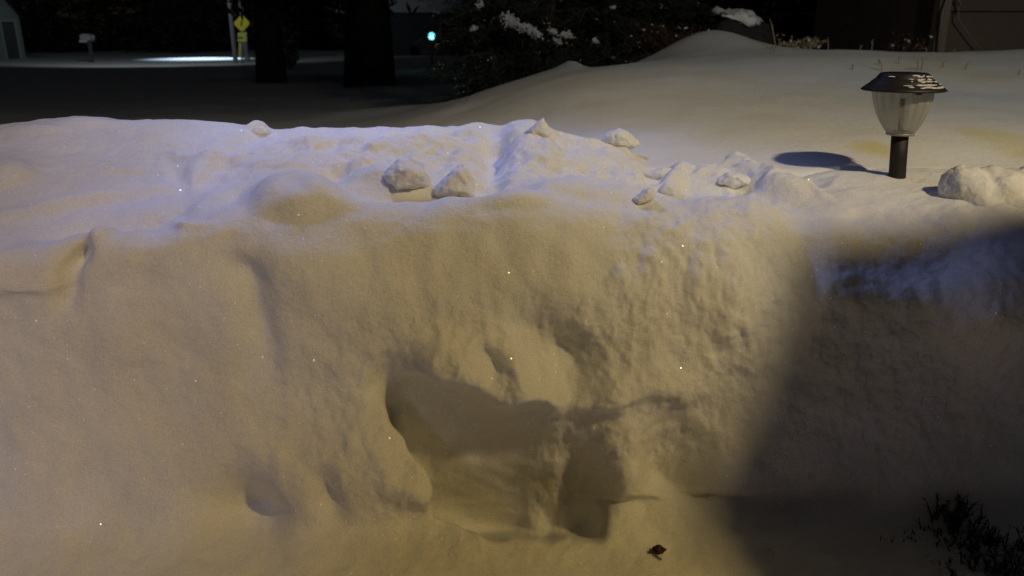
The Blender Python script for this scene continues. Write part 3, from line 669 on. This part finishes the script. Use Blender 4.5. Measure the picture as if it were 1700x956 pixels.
# ------------------------------------------------------------------ conifers and shrubs
def conifer(name, loc, h_, r_, seed, label, nb=60, leaf=.10, skirt=.02, group=None, snow=0, dens=26, mat=None, pill=()):
    loc = Vector(loc); rt = root(name, loc, label=label, cat='tree' if h_ > 2.6 else 'shrub', group=group); rnd = random.Random(seed)
    bt = bmesh.new(); tube(bt, [loc - Vector((0,0,.2)), loc + Vector((.02*h_,0,h_*.5)), loc + Vector((0,0,h_))], [h_*.022, h_*.014, h_*.003], 8)
    bl = bmesh.new(); bw = bmesh.new()
    for i in range(nb):
        t_ = (i / nb) ** 1.15; z = h_ * (skirt + (1 - skirt) * t_); L_ = r_ * (1 - t_) ** .75 * rnd.uniform(.7, 1.12) + .05 * r_; a = i * 2.4 + rnd.uniform(-.5, .5)
        d = Vector((math.cos(a), math.sin(a), rnd.uniform(-.25, .15)))
        o_ = loc + Vector((0, 0, z)); tube(bt, [o_, o_ + d * L_ * .5, o_ + d * L_ - Vector((0,0,.12*L_))], [h_*.006, h_*.004, h_*.0015], 4, cap=False)
        for _ in range(int(dens * (L_ / r_ + .25))):
            q = rnd.uniform(.15, 1.05); c = o_ + d * L_ * q - Vector((0,0,.12*L_*q*q)) + Vector((rnd.gauss(0, .13), rnd.gauss(0, .13), rnd.gauss(-.05, .08))) * r_ * (.4+.6*q)
            e = (d * rnd.uniform(.4, 1) + Vector((rnd.gauss(0,.6), rnd.gauss(0,.6), rnd.gauss(-.2,.4)))).normalized() * leaf * rnd.uniform(.6, 1.4); f = e.cross(Vector((rnd.gauss(0,1), rnd.gauss(0,1), 1))).normalized() * leaf * .22
            bl.faces.new([bl.verts.new(x) for x in (c - e*.5 - f*.5, c - e*.5 + f*.5, c + e)])
            if rnd.random() < snow:
                for _k in range(rnd.randint(2, 9)):
                    c2 = c + Vector((rnd.gauss(0, .03), rnd.gauss(0, .03), rnd.gauss(0, .018)))
                    e2 = Vector((rnd.gauss(0, 1), rnd.gauss(0, 1), rnd.gauss(0, .6))).normalized() * rnd.uniform(.006, .018); f2 = e2.orthogonal().normalized() * rnd.uniform(.004, .010)
                    q_ = bl.faces.new([bl.verts.new(x) for x in (c2 - e2, c2 + f2, c2 + e2, c2 - f2)]); q_.material_index = 1
    for k_, (u_, v_, a_, b_, c_) in enumerate(pill): pillow(bl, u_, v_, 7.05, a_, b_, c_, seed * 7 + k_)
    obj('trunk', bt, M_bark, rt); obj('crown', bl, [mat or M_foliage, M_load], rt, smooth=False)
    return rt
# snow-speckled evergreens behind the hill (right of the middle)
def pillow(bm, u, v, y, wpx, hpx, rot, seed):
    """snow caught on a bough: a drift of small flakes"""
    c = at(u, v, y); m = y / F; rn = random.Random(seed)
    M3 = Matrix.Rotation(R(rot), 3, 'Y')
    for _ in range(int(wpx * hpx * .6)):
        p_ = M3 @ Vector((rn.gauss(0, .24) * wpx * m, rn.gauss(0, .05), rn.gauss(0, .20) * hpx * m)); q = c + p_ + Vector((0, 0, .02 * mnoise.noise(p_ * 20)))
        e2 = Vector((rn.gauss(0, 1), rn.gauss(0, .6), rn.gauss(0, .5))).normalized() * rn.uniform(.006, .017); f2 = e2.orthogonal().normalized() * rn.uniform(.005, .011)
        f = bm.faces.new([bm.verts.new(x) for x in (q - e2, q + f2, q + e2, q - f2)]); f.material_index = 1
pillows = [[(797,8,10,12,20),(786,48,10,9,-30)], [(845,32,20,22,60),(866,44,40,15,20),(888,56,26,14,15),(880,48,20,10,30),(918,52,14,10,10)],
           [(940,58,22,12,0),(925,68,14,8,30),(988,68,8,9,0),(1018,12,9,6,0)], []]
specs = [(815,7.6,3.0,.62,.008,'dense evergreen with a few snow flecks at the left end of the hill shrubs'),(905,7.9,3.2,.95,.012,'broad evergreen shrub with the thickest snow on its boughs'),
         (1000,8.0,3.0,.85,.012,'evergreen shrub with scattered snow flecks between the snowy one and the bare bush'),(1085,8.4,3.2,.8,.004,'dark evergreen behind the reddish leafless bush')]
for i, (u, y, h_, r_, sn, lb) in enumerate(specs):
    b = at(u, 120, y); b.z = yz(b.x, y) - .1
    conifer('evergreen_shrub', b, h_, r_, 20+i, lb, 60, .06, .0, 'snow-flecked evergreens behind the hill', sn, 150, None, pillows[i])
# dark wood behind everything: single trees
rnd = random.Random(77); i = 0
lab_dark = 'tall dark evergreen standing in the unlit row of trees across the background'
for u in range(-260, 2000, 62):
    y = rnd.uniform(54, 68); b = at(u + rnd.uniform(-20, 20), 70, y); b.z = 0
    conifer('pine_tree', b, rnd.uniform(9, 13), rnd.uniform(2.3, 3.2), 100 + i, lab_dark, 60, .75, .0, 'dark trees in the background', 0, 24); i += 1
def broadleaf(loc, h_, tr_, cr, seed, label, group=None, gap=.3, crown_h=1.0):
    loc = Vector(loc); rt = root('tree', loc, label=label, cat='tree', group=group); rnd = random.Random(seed)
    bt = bmesh.new(); tube(bt, [loc - Vector((0,0,.3)), loc + Vector((.05,0,h_*.3)), loc + Vector((-.05,0,h_*.55))], [tr_*1.3, tr_, tr_*.7], 10); bl = bmesh.new()
    tips = []
    for k_ in range(16):
        a = k_*2.4; o_ = loc + Vector((0,0,h_*rnd.uniform(.28,.55))); tp = o_ + Vector((math.cos(a)*cr*rnd.uniform(.6,1), math.sin(a)*cr*rnd.uniform(.6,1), h_*rnd.uniform(-.02,.4)))
        tube(bt, [o_, (o_+tp)/2 + Vector((0,0,.2)), tp], [tr_*.4, tr_*.22, tr_*.06], 5); tips.append(tp); tips.append((o_+tp)/2)
    for tp in tips:
        for _ in range(110):
            c = tp + Vector((rnd.gauss(0,.32), rnd.gauss(0,.32), rnd.gauss(0,.25))) * cr * .55; e = Vector((rnd.gauss(0,1), rnd.gauss(0,1), rnd.gauss(-.5,1))).normalized()*.16; f = e.orthogonal().normalized()*.05
            bl.faces.new([bl.verts.new(x) for x in (c-e, c+f, c+e, c-f)])
    obj('trunk', bt, M_bark, rt); obj('crown', bl, M_foliage, rt, smooth=False)
b = ground_pt(515, 124, 10); broadleaf((b.x, 22, yz(b.x*22/b.y, 22)), 6.5, .32, 2.2, 1, 'dark tree with a thick trunk between the road sign and the cyan light')
x_ = at(515, 110, 21).x; 
x_ = at(612, 110, 19).x; broadleaf((x_, 19, yz(x_, 19)-.1), 7, .48, 2.6, 2, 'thickest black tree trunk left of the cyan light')
x_ = at(440, 60, 46).x; broadleaf((x_, 46, 0), 7, .2, 2.6, 3, 'leafy dark tree rising behind the yellow road sign')

# ------------------------------------------------------------------ street corner far left
M_pole = plain('weathered_pole', (.34, .32, .34), .8, bump=.3)
M_grey = plain('galvanised', (.30, .31, .33), .6)
y = 37.0
b = at(391, 100, y); b.z = 0
up = root('utility_pole', b, label='tall pale utility pole standing left of the yellow road sign', cat='utility pole')
bm = bmesh.new(); tube(bm, [b - Vector((0,0,.3)), b + Vector((0,0,9))], [.105, .085], 12); obj('pole', bm, M_pole, up)
bm = bmesh.new(); tube(bm, [at(391,26,y)-Vector((0,0,.06)), at(391,26,y)+Vector((0,0,.06))], [.125,.125], 12); obj('band', bm, M_black, up)
bm = bmesh.new(); tube(bm, [b + Vector((.02,0,8.6)), b + Vector((-1.2,.9,8.9))], [.04,.035], 8); obj('bracket', bm, M_grey, up)
# sign
M_yel = plain('yellow_sheeting', (.80, .66, .02), .4, var=.06, bump=.02)
M_dim = plain('weathered_yellow', (.60, .56, .10), .5, var=.2)
y = 36.2; b = at(402, 103, y); b.z = 0
sg = root('road_sign', b, label='yellow diamond warning sign with a small yellow plate below it', cat='road sign')
m = (y * cp) / F
def flat(name, pts, yy, th, mat, par, bev=0):
    bm = bmesh.new(); vs_ = [bm.verts.new(at(u, v, yy)) for u, v in pts]; f = bm.faces.new(vs_); r = bmesh.ops.extrude_face_region(bm, geom=[f])
    bmesh.ops.translate(bm, verts=[q for q in r['geom'] if isinstance(q, bmesh.types.BMVert)], vec=(0, th, 0)); bmesh.ops.recalc_face_normals(bm, faces=bm.faces)
    return obj(name, bm, mat, par, smooth=False)
cxs, cys, a_ = 401.3, 38.5, 12.6
dp = []
for q in range(4):
    th0 = R(-90 + 90*q)
    for e in (-.24, 0, .24):
        rr = a_ * (1.0 if e == 0 else .95) * (1.0); dp.append((cxs + rr*math.cos(th0+e), cys + rr*1.04*math.sin(th0+e)))
pan = flat('sign_panel', dp, y, .03, M_yel, sg)
flat('symbol', [(398,43),(399,37),(401,33),(404,37),(402.6,37.5),(402,43)], y-.012, .008, plain('faded_symbol', (.28,.22,.01), .5), pan)
plq = flat('plate', [(394.5,54),(409.5,54),(409.5,69),(394.5,69)], y+.01, .03, M_dim, sg)
flat('plate_bar', [(392,61.8),(403,61.8),(403,64),(392,64)], y-.005, .008, plain('dark_bar', (.03,.03,.08), .5), plq)
bm = bmesh.new(); tube(bm, [b - Vector((.05,-.06,.2)), at(401.5, 28, y+.08)], [.045,.045], 8); obj('post', bm, M_grey, sg)
flat('reflector_strip', [(396.5,71),(400.5,71),(399.5,93),(396,93)], y-.02, .02, M_dim, sg)
# second paler pole right behind the sign
y2 = 39.5; b2 = at(410.5, 98, y2); b2.z = 0
sp2 = root('street_pole', b2, label='grey pole standing directly behind the yellow road sign', cat='pole')
bm = bmesh.new(); tube(bm, [b2 - Vector((0,0,.2)), b2 + Vector((-.1,0,7.5))], [.12,.09], 10); obj('pole', bm, M_pole, sp2)
bm = bmesh.new(); tube(bm, [b2 + Vector((0,0,.0)), b2 + Vector((0,0,.25))], [.16,.15], 10); obj('footing', bm, M_grey, sp2)
# mailbox
y = 38.0; b = at(150, 100, y); b.z = 0.0
mb = root('mailbox', b, label='small pale mailbox on a dark post by the roadside', cat='mailbox')
m = y * cp / F
bm = bmesh.new()
zc_ = at(150, 66, y).z; hw = .22; prof = [(-hw, zc_-.02), (-hw, zc_+.17)] + [(-hw*math.cos(R(a)), zc_+.17+.09*math.sin(R(a))) for a in range(20, 180, 20)] + [(hw, zc_+.17), (hw, zc_-.02)]
fa = [bm.verts.new((b.x + p_[0], y - .2, p_[1])) for p_ in prof]; fb = [bm.verts.new((b.x + p_[0], y + .25, p_[1])) for p_ in prof]
bm.faces.new(fa); bm.faces.new(fb[::-1])
for k_ in range(len(fa)): bm.faces.new((fa[k_], fb[k_], fb[(k_+1) % len(fa)], fa[(k_+1) % len(fa)]))
bmesh.ops.recalc_face_normals(bm, faces=bm.faces); obj('box', bm, plain('pale_metal', (.42,.44,.43), .5), mb, smooth=False)
bm = bmesh.new(); box(bm, b.x-.22, b.x+.10, y-.30, y-.205, zc_-.10, zc_-.03); obj('paper_tube', bm, plain('white_plastic', (.8,.8,.8), .4), mb, smooth=False)
bm = bmesh.new(); box(bm, b.x+.02, b.x+.14, y-.06, y+.06, -.1, zc_-.025); obj('post', bm, plain('post_wood', (.10,.09,.08), .8), mb, smooth=False)
bm = bmesh.new(); box(bm, b.x+.225, b.x+.24, y-.08, y-.02, zc_+.02, zc_+.20); obj('flag', bm, plain('red_flag', (.3,.03,.02), .5), mb, smooth=False)
# pale gabled garage at the left edge
y = 43.0; m = y*cp/F; M_gw = plain('pale_green_siding', (.26,.29,.27), .8, bump=.3, bscale=6)
xr = at(37, 60, y).x; zb = 0
gh = root('garage', (xr, y, 0), label='pale gabled garage with a tall dark door at the left edge', cat='garage')
xl = xr - 4.8; ze = at(36, 25, y).z; za = ze + 3.6; dx0 = xr - .80; dx1 = xr - .27; dz1 = at(20, 36, y).z
bm = bmesh.new()
def quad(*c): bm.faces.new([bm.verts.new(q) for q in c])
quad((xl,y,zb),(dx0,y,zb),(dx0,y,dz1),(xl,y,dz1)); quad((dx1,y,zb),(xr,y,zb),(xr,y,dz1),(dx1,y,dz1)); quad((xl,y,dz1),(xr,y,dz1),(xr,y,ze),(xl,y,ze))
quad((xl,y,ze),(xr,y,ze),((xl+xr)/2,y,za)); quad((xr,y,zb),(xr,y+6,zb),(xr,y+6,ze),(xr,y,ze)); quad((xl,y,zb),(xl,y,ze),(xl,y+6,ze),(xl,y+6,zb)); quad((xl,y+6,zb),(xl,y+6,ze),((xl+xr)/2,y+6,za),(xr,y+6,ze),(xr,y+6,zb))
obj('wall', bm, M_gw, gh, smooth=False)
bm = bmesh.new(); xm = (xl+xr)/2
for sgn in (-1, 1):
    xe = xm + sgn*(2.4+.15); zee = ze - .22
    a = [bm.verts.new(q) for q in ((xe,y-.2,zee),(xm,y-.2,za+.03),(xm,y+6.2,za+.03),(xe,y+6.2,zee),(xe,y-.2,zee+.12),(xm,y-.2,za+.16),(xm,y+6.2,za+.16),(xe,y+6.2,zee+.12))]
    for f in ((0,1,2,3),(4,5,6,7),(0,1,5,4),(1,2,6,5),(2,3,7,6),(3,0,4,7)): bm.faces.new([a[j] for j in f])
bmesh.ops.recalc_face_normals(bm, faces=bm.faces); obj('roof', bm, plain('dark_shingle', (.03,.03,.035), .9), gh, smooth=False)
bm = bmesh.new(); box(bm, dx0+.003, dx1-.003, y+.06, y+.12, zb, dz1-.003); dr = obj('door', bm, plain('dark_door', (.012,.014,.028), .5), gh, smooth=False)
bm = bmesh.new(); tube(bm, [(dx0+.12,y+.0,1.0),(dx0+.12,y+.06,1.0)], [.03,.03], 8); obj('handle', bm, M_grey, dr)
bm = bmesh.new(); box(bm, dx0-.1, dx0-.003, y-.03, y+.03, zb, dz1+.1); box(bm, dx1+.003, dx1+.1, y-.03, y+.03, zb, dz1+.1); box(bm, dx0-.003, dx1+.003, y-.03, y+.03, dz1+.003, dz1+.1); obj('door_frame', bm, plain('door_trim', (.4,.42,.4), .7), gh, smooth=False)

gh.rotation_euler.z = R(33)
# snow-dusted bush to the right of the sign, lit by the street lamp
def bush(u, v, y, wpx, hpx, mat, label, seed, n_=2600, snow=.35):
    b = at(u, v, y); b.z = max(0, yz(b.x, y)); m = y*cp/F; rt = root('bush', b, label=label, cat='bush'); rnd = random.Random(seed)
    bs = bmesh.new(); bl = bmesh.new(); bw = bmesh.new(); W = wpx*m/2; H = hpx*m
    for k_ in range(14):
        a = rnd.uniform(0, 6.28); tube(bs, [b + Vector((0,0,-.1)), b + Vector((math.cos(a)*W*.6, math.sin(a)*W*.5, H*rnd.uniform(.5,.85)))], [.04,.01], 5)
    for _ in range(n_):
        d = Vector((rnd.gauss(0,1), rnd.gauss(0,1), rnd.gauss(0,1))).normalized() * rnd.uniform(.35, 1) ** .4; q = 1 + .25*mnoise.noise(d*2.2 + Vector((seed,0,0)))
        c = b + Vector((d.x*W*q, d.y*W*q, H*.5 + d.z*H*.5*q)); 
        if c.z < 0: c.z = abs(c.z)
        e = Vector((rnd.gauss(0,1), rnd.gauss(0,1), rnd.gauss(0,1))).normalized()*.11; f = e.orthogonal().normalized()*.055; f_ = bl.faces.new([bl.verts.new(x) for x in (c-e, c+f, c+e, c-f)]); f_.material_index = int(rnd.random() < snow)
    obj('stems', bs, M_bark, rt); obj('foliage', bl, [mat, M_load], rt, smooth=False)
    bw.free()
M_bush = plain('grey_green_leaves', (.11,.13,.08), .7, var=.3)
bush(472, 98, 31, 44, 52, M_bush, 'pale snow-dusted rounded bush right of the yellow road sign', 2, 3600, .28)
bush(442, 92, 33, 14, 34, M_needle, 'small dark bush between the road sign and the pale bush', 5, 900, .15)

# ------------------------------------------------------------------ dim house and the cyan lamp in the middle distance
M_dark = plain('dark_house_siding', (.05,.05,.06), .9)
y = 48; hx = at(690, 60, y).x
hs = root('house', (hx, y+3, 0), label='barely lit dark house with a snowy roof behind the cyan light', cat='house')
bm = bmesh.new(); box(bm, hx-4, hx+4, y, y+6, 0, 2.4); obj('wall', bm, M_dark, hs, smooth=False)
bm = bmesh.new(); a = [bm.verts.new(q) for q in ((hx-4.4,y-.3,2.35),(hx+4.4,y-.3,2.35),(hx+4.4,y+3,4.3),(hx-4.4,y+3,4.3),(hx+4.4,y+6.3,2.35),(hx-4.4,y+6.3,2.35))]
for f in ((0,1,2,3),(3,2,4,5),(0,3,5),(1,4,2),(0,5,4,1)): bm.faces.new([a[j] for j in f])
obj('roof', bm, M_load, hs, smooth=False)
for dx in (-2.4, 1.9):
    bm = bmesh.new(); box(bm, hx+dx-.5, hx+dx+.5, y-.04, y-.003, .95, 1.95); wd = obj('window', bm, plain('window_frame', (.25,.25,.27), .6), hs, smooth=False)
    bm = bmesh.new(); box(bm, hx+dx-.42, hx+dx+.42, y-.05, y-.043, 1.03, 1.87); obj('pane', bm, plain('dark_glass', (.01,.01,.015), .15), wd, smooth=False)
y = 30; b = at(716, 95, y); b.z = yz(b.x, y); lc = at(716.5, 60, y)
tl = root('yard_light', b, label='small glowing cyan lamp on a thin dark post in the dark middle distance', cat='lamp')
bm = bmesh.new(); tube(bm, [b - Vector((0,0,.2)), lc + Vector((0,.16,.2))], [.035,.03], 8); obj('post', bm, M_black, tl)
bm = bmesh.new(); box(bm, lc.x-.15, lc.x+.15, lc.y+.02, lc.y+.12, lc.z-.17, lc.z+.19); obj('housing', bm, M_black, tl, smooth=False)
M_em, t, p, o = mat_new('cyan_lens'); p.inputs['Base Color'].default_value = (.1,.6,.6,1); p.inputs['Emission Color'].default_value = (.10, .86, .92, 1); p.inputs['Emission Strength'].default_value = 2.2
bm = bmesh.new(); bmesh.ops.create_uvsphere(bm, u_segments=24, v_segments=12, radius=1, matrix=Matrix.Translation(lc) @ Matrix.Diagonal((.118,.06,.128,1))); obj('lens', bm, M_em, tl)
bm = bmesh.new(); M_em2 = M_em.copy(); M_em2.name = 'cyan_lens_core'; M_em2.node_tree.nodes['Principled BSDF'].inputs['Emission Color'].default_value = (.62, 1, 1, 1); M_em2.node_tree.nodes['Principled BSDF'].inputs['Emission Strength'].default_value = 3
bmesh.ops.create_uvsphere(bm, u_segments=20, v_segments=10, radius=.055, matrix=Matrix.Translation(lc + Vector((.012,-.045,-.02)))); obj('bulb', bm, M_em2, tl)
# a parked snow lump and low snow-capped stump near it
rock('stump', [(680,84),(682,77),(693,76),(699,84),(697,92),(682,92)], 24, .3, M_rock, 9, label='small stump capped with snow below left of the cyan light', cat='stump')
